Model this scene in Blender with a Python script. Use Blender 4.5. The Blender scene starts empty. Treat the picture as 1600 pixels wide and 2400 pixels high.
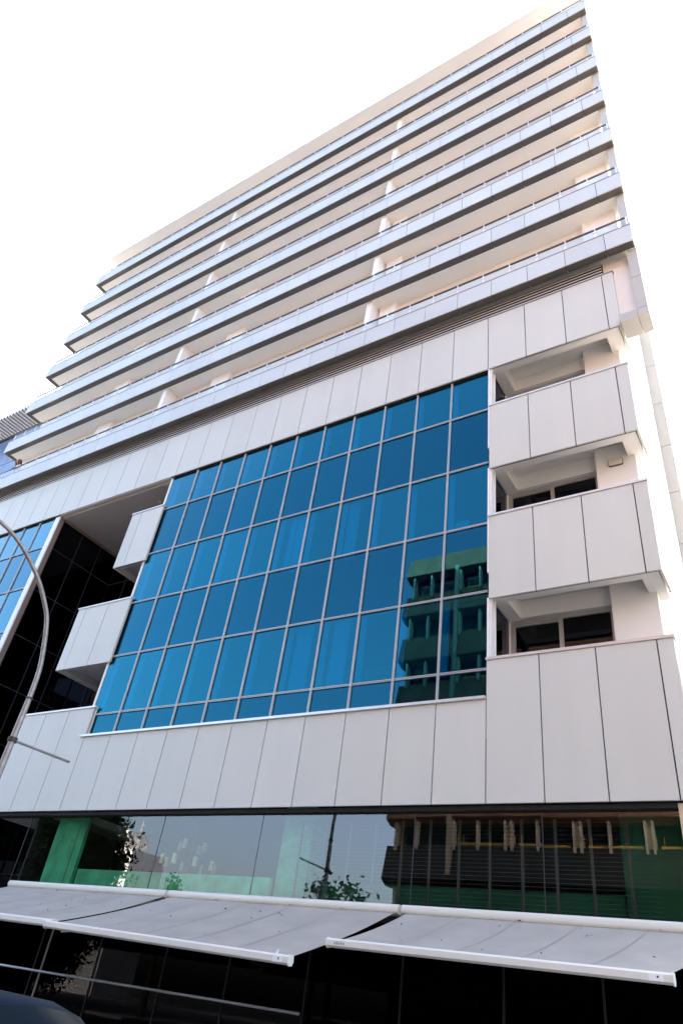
import bpy, bmesh, math, random
import numpy as np
from mathutils import Vector, Matrix
random.seed(7); rng = np.random.default_rng(7)
sc = bpy.context.scene
COL = sc.collection
R = math.radians

# ------------------------------------------------------------------ camera
YAW, PITCH, ROLL = 0.6453486551, 0.6236931577, 0.1576223785
CAM = Vector((5.652, -13.827, 1.6))
cy, sy, cp, sp, cr, sr = math.cos(YAW), math.sin(YAW), math.cos(PITCH), math.sin(PITCH), math.cos(ROLL), math.sin(ROLL)
fwd = Vector((-sy*cp, cy*cp, sp)); right = Vector((cy, sy, 0)); up = right.cross(fwd)
rr = right*cr + up*sr; uu = up*cr - right*sr
cam = bpy.data.cameras.new('camera'); camo = bpy.data.objects.new('camera', cam); COL.objects.link(camo)
m = Matrix((rr, uu, -fwd)).transposed().to_4x4(); m.translation = CAM
camo.matrix_world = m
cam.sensor_fit = 'VERTICAL'; cam.sensor_height = 36.0; cam.lens = 36.0*1622.28/2400.0
cam.clip_start = 0.05; cam.clip_end = 3000
sc.camera = camo

# ------------------------------------------------------------------ sky and sun
SUN_EL, SUN_AZ = 34.0, -3.0        # azimuth from +Y towards +X: the sun stands behind the tower
w = bpy.data.worlds.new('World'); sc.world = w; w.use_nodes = True
nt = w.node_tree; nt.nodes.clear()
sky = nt.nodes.new('ShaderNodeTexSky'); sky.sky_type = 'NISHITA'; sky.sun_disc = False
sky.sun_elevation = R(SUN_EL); sky.sun_rotation = R(SUN_AZ)
sky.air_density = 0.9; sky.dust_density = 6.0; sky.ozone_density = 0.0
bg = nt.nodes.new('ShaderNodeBackground'); bg.inputs['Strength'].default_value = 0.15
wo = nt.nodes.new('ShaderNodeOutputWorld')
nt.links.new(sky.outputs[0], bg.inputs[0]); nt.links.new(bg.outputs[0], wo.inputs[0])
s_dir = Vector((math.sin(R(SUN_AZ))*math.cos(R(SUN_EL)), math.cos(R(SUN_AZ))*math.cos(R(SUN_EL)), math.sin(R(SUN_EL))))
sl = bpy.data.lights.new('sun', 'SUN'); sl.energy = 4.0; sl.angle = R(0.53); sl.color = (1, .94, .85)
so = bpy.data.objects.new('sun', sl); COL.objects.link(so)
so.rotation_euler = (-s_dir).to_track_quat('-Z', 'Y').to_euler(); so.location = s_dir*200
sc.view_settings.view_transform = 'Standard'; sc.view_settings.look = 'None'
sc.view_settings.exposure = 2.97; sc.view_settings.gamma = 1.0; sc.view_settings.use_curve_mapping = False
sc.render.engine = 'CYCLES'
sc.cycles.max_bounces = 10; sc.cycles.diffuse_bounces = 5; sc.cycles.glossy_bounces = 5; sc.cycles.transparent_max_bounces = 16

# ------------------------------------------------------------------ materials
def mat(name, col, rough=.6, metal=0., spec=.5, noise=None, streak=None, bump=None, trans=0, ior=1.45):
    m = bpy.data.materials.new(name); m.use_nodes = True
    t = m.node_tree; b = t.nodes['Principled BSDF']
    b.inputs['Base Color'].default_value = (*col, 1); b.inputs['Roughness'].default_value = rough
    b.inputs['Metallic'].default_value = metal; b.inputs['Specular IOR Level'].default_value = spec
    b.inputs['IOR'].default_value = ior
    L = t.links.new; last = None
    tc = t.nodes.new('ShaderNodeTexCoord')
    geo = t.nodes.new('ShaderNodeNewGeometry')
    def layer(prev, scale, vec_scale, lo, hi, amt, detail=5):
        mp = t.nodes.new('ShaderNodeMapping'); mp.inputs['Scale'].default_value = vec_scale
        L(geo.outputs['Position'], mp.inputs['Vector'])
        n = t.nodes.new('ShaderNodeTexNoise'); n.inputs['Scale'].default_value = scale; n.inputs['Detail'].default_value = detail
        L(mp.outputs[0], n.inputs['Vector'])
        rmp = t.nodes.new('ShaderNodeMapRange'); rmp.inputs[1].default_value = lo; rmp.inputs[2].default_value = hi
        rmp.inputs[3].default_value = 1-amt; rmp.inputs[4].default_value = 1
        L(n.outputs['Fac'], rmp.inputs[0])
        mx = t.nodes.new('ShaderNodeMix'); mx.data_type = 'RGBA'; mx.blend_type = 'MULTIPLY'; mx.inputs[0].default_value = 1
        if prev is None: mx.inputs[6].default_value = (*col, 1)
        else: L(prev, mx.inputs[6])
        L(rmp.outputs[0], mx.inputs[7])
        return mx.outputs[2]
    if noise: last = layer(last, noise[0], (1, 1, 1), .3, .7, noise[1])
    if streak: last = layer(last, streak[0], (1, 1, .06), .35, .6, streak[1])
    if last is not None: L(last, b.inputs['Base Color'])
    if bump:
        n = t.nodes.new('ShaderNodeTexNoise'); n.inputs['Scale'].default_value = bump[0]; n.inputs['Detail'].default_value = 4
        L(geo.outputs['Position'], n.inputs['Vector'])
        bp = t.nodes.new('ShaderNodeBump'); bp.inputs['Strength'].default_value = bump[1]; bp.inputs['Distance'].default_value = .02
        L(n.outputs['Fac'], bp.inputs['Height']); L(bp.outputs[0], b.inputs['Normal'])
    return m

def vary(m, amt):
    """slight per-object tone variation (sheet-to-sheet difference)"""
    t = m.node_tree; b = t.nodes['Principled BSDF']; L = t.links.new
    oi = t.nodes.new('ShaderNodeObjectInfo')
    r = t.nodes.new('ShaderNodeMapRange'); r.inputs[3].default_value = 1-amt; r.inputs[4].default_value = 1
    L(oi.outputs['Random'], r.inputs[0])
    mx = t.nodes.new('ShaderNodeMix'); mx.data_type = 'RGBA'; mx.blend_type = 'MULTIPLY'; mx.inputs[0].default_value = 1
    bc = b.inputs['Base Color']
    if bc.is_linked: L(bc.links[0].from_socket, mx.inputs[6])
    else: mx.inputs[6].default_value = bc.default_value
    L(r.outputs[0], mx.inputs[7]); L(mx.outputs[2], bc)
    return m

def glass(name, tint_t, tint_r, base, fres_ior=1.5, rough=0.0, wave=None, frescale=1.0, pale=0.0, rand=0.0):
    """coated window glass: mirror-like coating over a tinted see-through body"""
    m = bpy.data.materials.new(name); m.use_nodes = True
    t = m.node_tree; t.nodes.clear(); L = t.links.new
    o = t.nodes.new('ShaderNodeOutputMaterial'); mx = t.nodes.new('ShaderNodeMixShader')
    tr = t.nodes.new('ShaderNodeBsdfTransparent'); tr.inputs[0].default_value = (*tint_t, 1)
    gl = t.nodes.new('ShaderNodeBsdfGlossy'); gl.inputs['Color'].default_value = (*tint_r, 1); gl.inputs['Roughness'].default_value = rough
    fr = t.nodes.new('ShaderNodeFresnel'); fr.inputs['IOR'].default_value = fres_ior
    ma = t.nodes.new('ShaderNodeMath'); ma.operation = 'MULTIPLY_ADD'; ma.use_clamp = True
    ma.inputs[1].default_value = frescale; ma.inputs[2].default_value = base
    gb = t.nodes.new('ShaderNodeNewGeometry'); sb = t.nodes.new('ShaderNodeMath'); sb.operation = 'SUBTRACT'; sb.inputs[0].default_value = 1
    L(gb.outputs['Backfacing'], sb.inputs[1])          # the coating is on the outer face only
    mu = t.nodes.new('ShaderNodeMath'); mu.operation = 'MULTIPLY'
    L(fr.outputs[0], ma.inputs[0]); L(ma.outputs[0], mu.inputs[0]); L(sb.outputs[0], mu.inputs[1]); L(mu.outputs[0], mx.inputs[0]); L(tr.outputs[0], mx.inputs[1]); L(gl.outputs[0], mx.inputs[2]); L(mx.outputs[0], o.inputs[0])
    src = None
    if pale:                                  # the coating turns pale towards grazing view
        mr = t.nodes.new('ShaderNodeMapRange'); mr.inputs[1].default_value = .07; mr.inputs[2].default_value = .17; mr.inputs[4].default_value = pale
        L(fr.outputs[0], mr.inputs[0])
        cm = t.nodes.new('ShaderNodeMix'); cm.data_type = 'RGBA'; cm.inputs[6].default_value = (*tint_r, 1); cm.inputs[7].default_value = (.75, .92, 1, 1)
        L(mr.outputs[0], cm.inputs[0]); src = cm.outputs[2]
    if rand:                                  # pane-to-pane difference of the coating
        oi = t.nodes.new('ShaderNodeObjectInfo'); mr = t.nodes.new('ShaderNodeMapRange'); mr.inputs[3].default_value = 1-rand; mr.inputs[4].default_value = 1
        L(oi.outputs['Random'], mr.inputs[0])
        cm = t.nodes.new('ShaderNodeMix'); cm.data_type = 'RGBA'; cm.blend_type = 'MULTIPLY'; cm.inputs[0].default_value = 1; cm.inputs[6].default_value = (*tint_r, 1)
        if src: L(src, cm.inputs[6])
        L(mr.outputs[0], cm.inputs[7]); src = cm.outputs[2]
    if src: L(src, gl.inputs['Color'])
    if wave:
        n = t.nodes.new('ShaderNodeTexNoise'); n.inputs['Scale'].default_value = wave[0]; n.inputs['Detail'].default_value = 1
        g = t.nodes.new('ShaderNodeNewGeometry'); L(g.outputs['Position'], n.inputs['Vector'])
        bp = t.nodes.new('ShaderNodeBump'); bp.inputs['Strength'].default_value = wave[1]; bp.inputs['Distance'].default_value = .02
        L(n.outputs['Fac'], bp.inputs['Height']); L(bp.outputs[0], gl.inputs['Normal'])
    return m

M = {}
M['panel'] = vary(mat('silver_composite_panel', (.605, .606, .552), .5, .03, .5, noise=(.5, .03), streak=(1.5, .025)), .05)
M['fascia'] = vary(mat('silver_fascia_panel', (.55, .578, .568), .48, .03, .5, noise=(.4, .04)), .05)
M['soffit'] = vary(mat('shade_darkened_soffit_panel', (.11, .10, .085), .35, .2, .5), .15)  # fascia metal with the underside shade put into its colour
M['frame_panel'] = mat('cream_metal_panel', (.46, .45, .41), .5, .0, .4, noise=(.6, .04))
M['cap'] = mat('shadow_grey_capping', (.30, .27, .25), .4, .5)  # grey carries the painted shadow line along the fascia top
M['cap_light'] = mat('pale_capping', (.62, .61, .60), .35, .5)
M['joint'] = mat('dark_joint', (.015, .014, .013), .8)
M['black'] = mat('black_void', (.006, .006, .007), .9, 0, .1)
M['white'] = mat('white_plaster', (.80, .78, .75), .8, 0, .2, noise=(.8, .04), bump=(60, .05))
M['ceiling'] = mat('cream_ceiling', (.87, .865, .82), .8, 0, .2, noise=(.5, .05))
M['divider'] = mat('white_divider', (.84, .83, .81), .7, 0, .2)
M['tile'] = mat('pale_terrace_tile', (.80, .775, .74), .7, noise=(2, .1))
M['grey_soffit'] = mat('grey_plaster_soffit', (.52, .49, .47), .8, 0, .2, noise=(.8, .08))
M['alu'] = mat('aluminium_mullion', (.48, .48, .48), .4, .3)
M['alu_dark'] = mat('dark_mullion', (.05, .055, .06), .4, .5)
M['frame_grey'] = mat('grey_window_frame', (.42, .41, .40), .45, .3)
M['trim_white'] = mat('white_trim', (.80, .79, .78), .5)
M['trim_brown'] = mat('brown_reveal', (.22, .17, .145), .6)
M['slat'] = mat('louvre_slat', (.72, .70, .68), .4, .3)
M['slat_dark'] = mat('louvre_back', (.01, .01, .01), .9)
M['rail'] = mat('dark_rail', (.14, .115, .10), .4, .4)
M['post'] = mat('pale_rail_post', (.72, .72, .73), .3, .6)
M['clip'] = mat('steel_clip', (.35, .37, .42), .3, .9)
M['glass_blue'] = glass('blue_coated_glass', (.004, .50, .64), (.10, .69, .98), -.015, 1.5, wave=(.9, .006), frescale=2.7, pale=.8, rand=.14)
M['glass_spandrel'] = glass('blue_spandrel_glass', (.004, .34, .48), (.10, .64, .95), -.015, 1.5, wave=(.9, .006), frescale=2.4, pale=.7, rand=.12)
M['glass_dark'] = glass('dark_glass', (.10, .12, .15), (.8, .85, 1), .01, 1.45)
M['glass_shop'] = glass('dark_shop_glass', (.06, .06, .06), (.9, .92, 1), .0, 1.4, frescale=.12)
M['glass_clear'] = glass('clear_shop_glass', (.86, .92, .89), (.95, .97, 1), .06, 1.5, wave=(.7, .0015), frescale=.8)
M['glass_rail'] = glass('rail_glass', (.88, .93, .96), (1, 1, 1), .02, 1.45)
M['spandrel'] = mat('navy_spandrel', (.02, .055, .10), .7)
M['room_white'] = mat('room_wall', (.7, .7, .68), .9)
M['room_grey'] = mat('room_grey', (.30, .31, .32), .9)
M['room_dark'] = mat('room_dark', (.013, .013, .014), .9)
M['curtain'] = mat('white_curtain', (.85, .87, .87), .9)
M['green'] = mat('green_wall_paint', (.10, .48, .25), .85, noise=(2.2, .5))
M['green_dim'] = mat('darker_green_wall', (.02, .13, .07), .85, noise=(1.6, .35))  # darker copy of the green, for walls behind the blind and at right
M['slat_wood'] = mat('dark_blind_slat', (.06, .06, .065), .5)
M['tape'] = mat('blind_tape', (.055, .045, .04), .8)
M['red'] = mat('red_chandelier', (.40, .05, .05), .3)
M['shade'] = mat('cream_shade', (.85, .80, .68), .8)
M['awning'] = mat('grey_awning_fabric', (.415, .392, .348), .9, 0, .1, noise=(1.2, .10), streak=(1.6, .07), bump=(160, .08))
M['awning_seam'] = mat('awning_seam', (.30, .285, .275), .9)
M['awning_metal'] = mat('white_awning_metal', (.74, .73, .66), .35, .0, .5)
M['sticker'] = mat('white_sticker', (.85, .87, .86), .4)
M['ink'] = mat('grey_ink', (.28, .28, .29), .6)
M['ink_dark'] = mat('dark_ink', (.05, .08, .07), .6)
M['leaf_dry'] = mat('dry_leaf', (.06, .045, .03), .9)
M['pole'] = mat('galvanised_pole', (.40, .39, .37), .5, .6, noise=(9, .3))
M['band'] = mat('dark_clamp', (.05, .045, .045), .6)
M['asphalt'] = mat('asphalt', (.05, .05, .052), .9, noise=(3, .3), bump=(80, .2))
M['paving'] = mat('paving', (.24, .22, .20), .85, noise=(2, .2))
M['kerb'] = mat('kerb', (.34, .33, .31), .85)
M['paint'] = mat('road_paint', (.7, .7, .68), .7)
M['concrete'] = mat('brown_concrete', (.33, .165, .095), .9, noise=(.8, .25), streak=(1.2, .2))
M['concrete_pale'] = mat('pale_concrete', (.58, .46, .33), .9, noise=(1, .15))
M['fin'] = mat('sunlit_tone_fin', (.74, .62, .47), .85)  # fin colour lightened to stand in for grazing sun on the edges
M['yellow'] = mat('yellow_window_frame', (.72, .46, .08), .6)
M['opp_glass'] = mat('opposite_window', (.01, .012, .015), .1, 0, .35)
M['dark_finish'] = mat('dark_finish', (.014, .013, .012), .6)
M['bark'] = mat('bark', (.06, .045, .03), .95)
M['leaf'] = vary(mat('leaf_green', (.045, .085, .02), .7, 0, .3, noise=(.6, .5)), .2)
M['leaf_dark'] = mat('leaf_dark_green', (.022, .036, .013), .8, 0, .15)
M['leaf_light'] = mat('leaf_yellow_green', (.13, .17, .03), .7, 0, .3, noise=(.7, .6))
M['skin'] = mat('skin', (.45, .25, .17), .6)
M['hair'] = mat('brown_hair', (.085, .035, .016), .5)
M['shirt'] = mat('white_shirt', (.78, .76, .74), .9)
M['trousers'] = mat('dark_trousers', (.03, .035, .06), .9)
M['car_blue'] = mat('dark_blue_car_paint', (.005, .008, .022), .4, .0, .1)
M['car_grey'] = mat('grey_car_paint', (.12, .125, .13), .2, .3, .6)
M['car_glass'] = mat('car_glass', (.008, .009, .01), .2, 0, .12)
M['tyre'] = mat('tyre', (.02, .02, .02), .9)
M['rim'] = mat('wheel_rim', (.45, .45, .46), .3, .9)
M['lamp_red'] = mat('tail_lamp', (.35, .01, .01), .25)
M['lamp_clear'] = mat('head_lamp', (.6, .6, .62), .1)
M['neigh_glass'] = mat('dusty_blue_glass_wall', (.12, .19, .33), .25, 0, .6)
M['door_curtain'] = mat('curtained_door_glass', (.52, .58, .66), .3)
M['neigh_frame'] = mat('neighbour_trim', (.05, .055, .07), .5)
M['blade'] = mat('pergola_blade', (.50, .52, .55), .5)
M['sign'] = mat('cream_sign', (.66, .62, .52), .5)
M['sign_rim'] = mat('sign_rim', (.14, .10, .07), .6)

# ------------------------------------------------------------------ helpers
class MB:
    def __init__(s): s.v = []; s.f = []; s.mi = []
    def box(s, x0, x1, y0, y1, z0, z1, mi=0):
        n = len(s.v)
        s.v += [(x0,y0,z0),(x1,y0,z0),(x1,y1,z0),(x0,y1,z0),(x0,y0,z1),(x1,y0,z1),(x1,y1,z1),(x0,y1,z1)]
        s.f += [tuple(n+i for i in q) for q in ((0,3,2,1),(4,5,6,7),(0,1,5,4),(1,2,6,5),(2,3,7,6),(3,0,4,7))]
        s.mi += [mi]*6; return s
    def prism(s, prof, axis, a, b, mi=0):
        """extrude a closed 2-D outline along an axis; prof in the other two axes (cyclic order x,y,z)"""
        n = len(s.v); k = len(prof)
        def P(p, t):
            if axis == 'x': return (t, p[0], p[1])
            if axis == 'y': return (p[0], t, p[1])
            return (p[0], p[1], t)
        s.v += [P(p, a) for p in prof] + [P(p, b) for p in prof]
        for i in range(k):
            j = (i+1) % k; s.f.append((n+i, n+j, n+k+j, n+k+i)); s.mi.append(mi)
        s.f.append(tuple(n+i for i in reversed(range(k)))); s.f.append(tuple(n+k+i for i in range(k))); s.mi += [mi, mi]
        return s
    def tube(s, pts, rad, seg=8, mi=0, cap=True):
        pts = [Vector(p) for p in pts]; n0 = len(s.v)
        if not hasattr(rad, '__len__'): rad = [rad]*len(pts)
        ref = None
        for i, p in enumerate(pts):
            d = (pts[min(i+1, len(pts)-1)] - pts[max(i-1, 0)]).normalized()
            if ref is None: ref = d.orthogonal().normalized()
            a = (ref - d*ref.dot(d)).normalized(); ref = a; b = d.cross(a)
            for k in range(seg):
                t = 2*math.pi*k/seg; s.v.append(tuple(p + (a*math.cos(t)+b*math.sin(t))*rad[i]))
        for i in range(len(pts)-1):
            for k in range(seg):
                j = (k+1) % seg; o = n0+i*seg
                s.f.append((o+k, o+j, o+seg+j, o+seg+k)); s.mi.append(mi)
        if cap:
            s.f.append(tuple(n0+k for k in reversed(range(seg)))); s.f.append(tuple(n0+(len(pts)-1)*seg+k for k in range(seg))); s.mi += [mi, mi]
        return s
    def quad(s, a, b, c, d, mi=0):
        n = len(s.v); s.v += [tuple(a), tuple(b), tuple(c), tuple(d)]; s.f.append((n, n+1, n+2, n+3)); s.mi.append(mi); return s
    def mesh(s, name, mats, smooth=False, fix=True):
        me = bpy.data.meshes.new(name); me.from_pydata(s.v, [], s.f)
        for m_ in (mats if isinstance(mats, (list, tuple)) else [mats]): me.materials.append(m_)
        if any(s.mi): me.polygons.foreach_set('material_index', s.mi)
        if fix:
            b = bmesh.new(); b.from_mesh(me); bmesh.ops.recalc_face_normals(b, faces=b.faces); b.to_mesh(me); b.free()
        if smooth:
            me.polygons.foreach_set('use_smooth', [True]*len(me.polygons))
            if hasattr(me, 'set_sharp_from_angle'): me.set_sharp_from_angle(angle=R(40))
        me.update(); return me
    def build(s, name, mats, parent=None, smooth=False, **k):
        return link(name, s.mesh(name, mats, smooth), parent, **k)

def link(name, me, parent=None, loc=None, rot=None, label=None):
    o = bpy.data.objects.new(name, me); COL.objects.link(o)
    if parent: o.parent = parent
    if loc: o.location = loc
    if rot: o.rotation_euler = rot
    if label: o['label'] = label
    return o
def tag(o, label, cat, group=None):
    o['label'] = label; o['category'] = cat
    if group: o['group'] = group
    return o
def thing(name, label, cat, loc=(0, 0, 0), rz=0, group=None):
    o = bpy.data.objects.new(name, None); COL.objects.link(o); o.location = loc; o.rotation_euler = (0, 0, rz)
    o.empty_display_size = .2
    return tag(o, label, cat, group)
def struct(o): o['kind'] = 'structure'; return o
def copy_tree(o, parent=None):
    c = o.copy(); COL.objects.link(c)
    if parent: c.parent = parent
    for ch in list(o.children): copy_tree(ch, c)
    return c
_cache = {}
def boxpart(name, mt, parent, x0, x1, y0, y1, z0, z1, rot=None):
    """one cuboid piece; alike pieces share mesh data"""
    dx, dy, dz = round(x1-x0, 3), round(y1-y0, 3), round(z1-z0, 3)
    key = (name, mt.name, dx, dy, dz)
    if key not in _cache:
        _cache[key] = MB().box(-dx/2, dx/2, -dy/2, dy/2, -dz/2, dz/2).mesh(name, mt)
    return link(name, _cache[key], parent, ((x0+x1)/2, (y0+y1)/2, (z0+z1)/2), rot)

# ------------------------------------------------------------------ ground and street
struct(MB().box(-400, 400, -400, 400, -.5, -.03).build('ground', M['asphalt']))
struct(MB().box(-300, 300, -17.6, -6.2, -.03, 0).build('road', M['asphalt']))
pv = struct(MB().box(-300, 300, -6.05, 40, -.03, .13).build('pavement', M['paving']))
struct(MB().box(-300, 300, -6.2, -6.05, -.03, .125).build('kerb', M['kerb']))
struct(MB().box(-300, 300, -60, -17.75, -.03, .13).build('pavement', M['paving']))
struct(MB().box(-300, 300, -17.75, -17.6, -.03, .125).build('kerb', M['kerb']))
mk = MB()
for k in range(-20, 20): mk.box(k*4.0, k*4.0+2.0, -11.95, -11.83, .001, .004)
struct(mk.build('road_marking', M['paint']))

# ------------------------------------------------------------------ the building
B = thing('office_building', 'tall white and silver building with tiers of balconies over a blue glass curtain wall', 'building')
ZT = [18.1, 16.5, 14.43, 12.36, 10.32, 8.3, 7.62]     # glass transoms
YP = -.12                                             # face of the cladding
# core masses
MB().box(-27.6, 3.65, .85, 14, 18.75, 21.0).build('wall', M['white'], B)
MB().box(2.65, 3.65, .86, 14, .13, 18.75).build('wall', M['white'], B)
MB().box(2.65, 3.65, 14, 14.2, .13, 42.3).build('wall', M['white'], B)
MB().box(-27.6, 3.65, .4, 14, 21.0, 42.4).build('wall', M['white'], B)
# side pier of cream metal sheets far back on the flank
zz = .13; heights = [4.2, 2.6, 2.15, 2.15, 2.15, 2.15, 2.15, 2.15, 2.15, 2.15, 2.15]
for h in heights:
    boxpart('pier_panel', M['frame_panel'], B, 3.655, 4.03, 7.4, 7.9, zz+.012, zz+h-.012); zz += h
MB().box(3.6, 4.01, 7.43, 7.87, .13, zz-.1).build('pier_core', M['joint'], B)

# --- cladding panels
def clad(x_edges, z0, z1, mt=M['panel'], name='cladding_panel', y0=YP, th=.05, gap=.026):
    for a, b in zip(x_edges[:-1], x_edges[1:]):
        boxpart(name, mt, B, a+gap/2, b-gap/2, y0, y0+th, z0, z1, None)
def frange(a, b, st):
    out = [a]; x = a
    while x + st < b - .3: x += st; out.append(x)
    out.append(b); return out
J = .03
top_edges = [-28.0] + [J-1.2*k for k in range(23, -4, -1)] + [3.96]
clad(top_edges, 18.14, 20.57)
MB().box(-28, 3.94, YP+.05, YP+.08, 18.16, 20.55).build('panel_backing', M['joint'], B)
MB().box(-28, 3.98, YP-.025, YP+.1, 20.575, 20.61).build('capping', M['cap'], B)
low_edges = [-17.05] + [J-1.2*k for k in range(14, -4, -1)] + [3.96]
low_mid = [e for e in low_edges if -13.3 < e < .1]
clad([-17.05, J-1.2*14, J-1.2*13, J-1.2*12, J-1.2*11], 5.38, 8.5)     # raised left part
clad([J-1.2*k for k in range(11, -1, -1)], 5.38, 7.55)
clad([J, J+1.2, J+2.4, J+3.6, 3.96], 5.38, 8.46)
MB().box(-17.03, 3.94, YP+.05, YP+.1, 5.40, 7.53).build('panel_backing', M['joint'], B)
MB().box(-17.03, -13.17, YP+.05, YP+.1, 7.53, 8.48).build('panel_backing', M['joint'], B)
MB().box(.05, 3.94, YP+.05, YP+.1, 7.53, 8.44).build('panel_backing', M['joint'], B)
MB().box(-17.07, -13.12, YP-.03, YP+.2, 8.505, 8.56).build('capping', M['cap_light'], B)
MB().box(-13.35, .02, YP-.06, .05, 7.555, 7.62).build('window_sill', M['cap_light'], B)
MB().box(.02, 3.98, YP-.03, YP+.2, 8.465, 8.53).build('capping', M['cap_light'], B)
# right ends returning along the flank, in two panels
def right_return(z0, z1):
    for a, b in ((YP+.06, .68), (.70, .92)):
        boxpart('cladding_panel', M['panel'], B, 3.89, 3.95, a, b, z0, z1)
for z0, z1 in ((18.14, 20.66), (14.13, 16.50), (10.06, 12.48), (5.38, 8.46)): right_return(z0, z1)
# balcony parapets right of the glass
edges_r = [J+.04, J+1.2, J+2.4, J+3.6, 3.96]
for z0, z1 in ((14.13, 16.50), (10.06, 12.48)):
    clad(edges_r, z0, z1)
    MB().box(J+.05, 3.94, YP+.05, YP+.1, z0+.02, z1-.02).build('panel_backing', M['joint'], B)
    MB().box(J+.02, 3.98, YP-.03, YP+.2, z1+.005, z1+.06).build('capping', M['cap_light'], B)
# balcony rooms right of the glass: floor slab, coffered ceiling, back window, pillar
def coffer(x0, x1, y0, y1, zc, cx0, cx1, cy0, cy1, depth, mt):
    mb = MB()
    mb.box(x0, cx0, y0, y1, zc, zc+depth); mb.box(cx1, x1, y0, y1, zc, zc+depth)
    mb.box(cx0, cx1, y0, cy0, zc, zc+depth); mb.box(cx0, cx1, cy1, y1, zc, zc+depth)
    mb.box(x0, x1, y0, y1, zc+depth+.002, zc+depth+.1)
    return mb.build('coffered_ceiling', mt, B)
for zc, zf in ((18.18, 14.9), (14.17, 10.8), (10.10, 6.7)):
    coffer(.09, 3.86, YP+.11, 1.30, zc, .42, 3.48, .23, 1.12, .5, M['white'])
    MB().box(.09, 3.86, YP+.11, 1.3, zf-.1, zf).build('balcony_floor', M['tile'], B)
    # sliding window at the back
    fr = MB(); z0, z1 = zf+.002, zc-.01
    fr.box(.13, 2.64, 1.22, 1.30, z1-.10, z1); fr.box(.13, .24, 1.22, 1.30, z0, z1-.10); fr.box(2.53, 2.64, 1.22, 1.30, z0, z1-.10)
    fr.box(1.32, 1.42, 1.21, 1.30, z0, z1-.10); fr.box(.24, 1.32, 1.23, 1.29, z1-.16, z1-.105)
    f_ = fr.build('window_frame', M['frame_grey'], B)
    boxpart('window_pane', M['glass_dark'], f_, .24, 1.32, 1.262, 1.274, z0, z1-.17)
    boxpart('window_pane', M['glass_dark'], f_, 1.42, 2.53, 1.250, 1.262, z0, z1-.11)
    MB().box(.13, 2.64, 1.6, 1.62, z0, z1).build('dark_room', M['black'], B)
    # pillar face with the wall on the right
    MB().box(2.66, 3.64, .855, 1.5, zf, zc).build('pillar', M['white'], B)
    # dark side glass of the curtain wall box and its white corner post
    boxpart('side_pane', M['glass_dark'], B, .055, .067, .08, 1.2, z0, z1)
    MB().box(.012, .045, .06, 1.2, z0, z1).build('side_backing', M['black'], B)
    p_ = MB(); p_.box(.03, .07, -.10, .06, z0, z1); p_.box(.075, .125, -.05, .075, z0, z1); p_.box(.075, .12, 1.2, 1.3, z0, z1)
    p_.build('corner_post', M['trim_white'], B)
# small name plate on the pillar (its lettering is too blurred to read)
sg = thing('name_plate', 'small cream plate with a rounded outline on the white pillar of the upper right balcony', 'sign', (3.16, .855, 14.06))
def rrect(wd, ht, r, bulge=0.0, n=6):
    pts = []
    for cx, cz, a0 in ((wd-r, ht-r, 0), (-wd+r, ht-r, 90), (-wd+r, -ht+r, 180), (wd-r, -ht+r, 270)):
        for k in range(n): 
            a = R(a0+90*k/(n-1)); pts.append((cx+r*math.cos(a), cz+r*math.sin(a)))
    return [(x, z+bulge*(1-(x/wd)**2)*(1 if z > 0 else -1)) for x, z in pts]
MB().prism(rrect(.185, .115, .05, .015), 'y', -.05, -.002).build('rim', M['sign_rim'], sg)
MB().prism(rrect(.17, .10, .045, .013), 'y', -.062, -.0505).build('face', M['sign'], sg)
lt = MB(); xx = -.12
for k in range(8):
    hgt = (.05, .03, .055, .03, .035, .03, .05, .03)[k]
    lt.box(xx, xx+.008, -.066, -.0625, .015, .015+hgt)
    if k % 2: lt.box(xx+.009, xx+.022, -.066, -.0625, .015+hgt*.5, .015+hgt*.5+.008)
    if k % 3 == 0: lt.box(xx+.009, xx+.02, -.066, -.0625, .015, .022)
    xx += .031
lt.build('lettering', M['frame_grey'], sg)

# --- main curtain wall
def curtain_wall(xs, left_x):
    tr = MB()
    for i, z in enumerate(ZT[1:-1]):
        a, b = xs[0], xs[-1]
        boxpart('transom', M['alu'], B, a, b, -.045, -.01, z+.009, z+.026)
        boxpart('transom', M['alu'], B, a, b, -.045, -.01, z-.026, z-.009)
        boxpart('transom_groove', M['joint'], B, a, b, -.02, -.008, z-.0085, z+.0085)
    for k, x in enumerate(xs[1:-1]):
        boxpart('mullion', M['alu'], B, x-.024, x-.007, -.052, -.005, ZT[-1], ZT[0])
        boxpart('mullion', M['alu'], B, x+.007, x+.024, -.052, -.005, ZT[-1], ZT[0])
    for r in range(len(ZT)-1):
        for k in range(len(xs)-1):
            a, b = xs[k], xs[k+1]
            rot = (rng.normal(0, .0013), 0, rng.normal(0, .0013))
            boxpart('window_pane', M['glass_spandrel'] if r in (1, 3, 5) else M['glass_blue'], B, a+.004, b-.004, 0, .012, ZT[r+1]+.004, ZT[r]-.004, rot)
xs_main = [-13.35] + [-1.2*k for k in range(10, -1, -1)]
xs_main[-1] = .02
curtain_wall(xs_main, -13.35)
xs_left = [-28.0, -27.55, -26.4, -25.25, -24.1, -22.95, -21.8, -20.65]
curtain_wall(xs_left, -28)
# head gap above the glass
for a, b in ((-13.35, .02), (-28, -20.65)):
    MB().box(a, b, -.03, .2, 18.1, 18.135).build('head_shadow_gap', M['joint'], B)
    MB().box(a, b, .03, .5, 18.135, 18.7).build('head_beam', M['black'], B)
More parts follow.
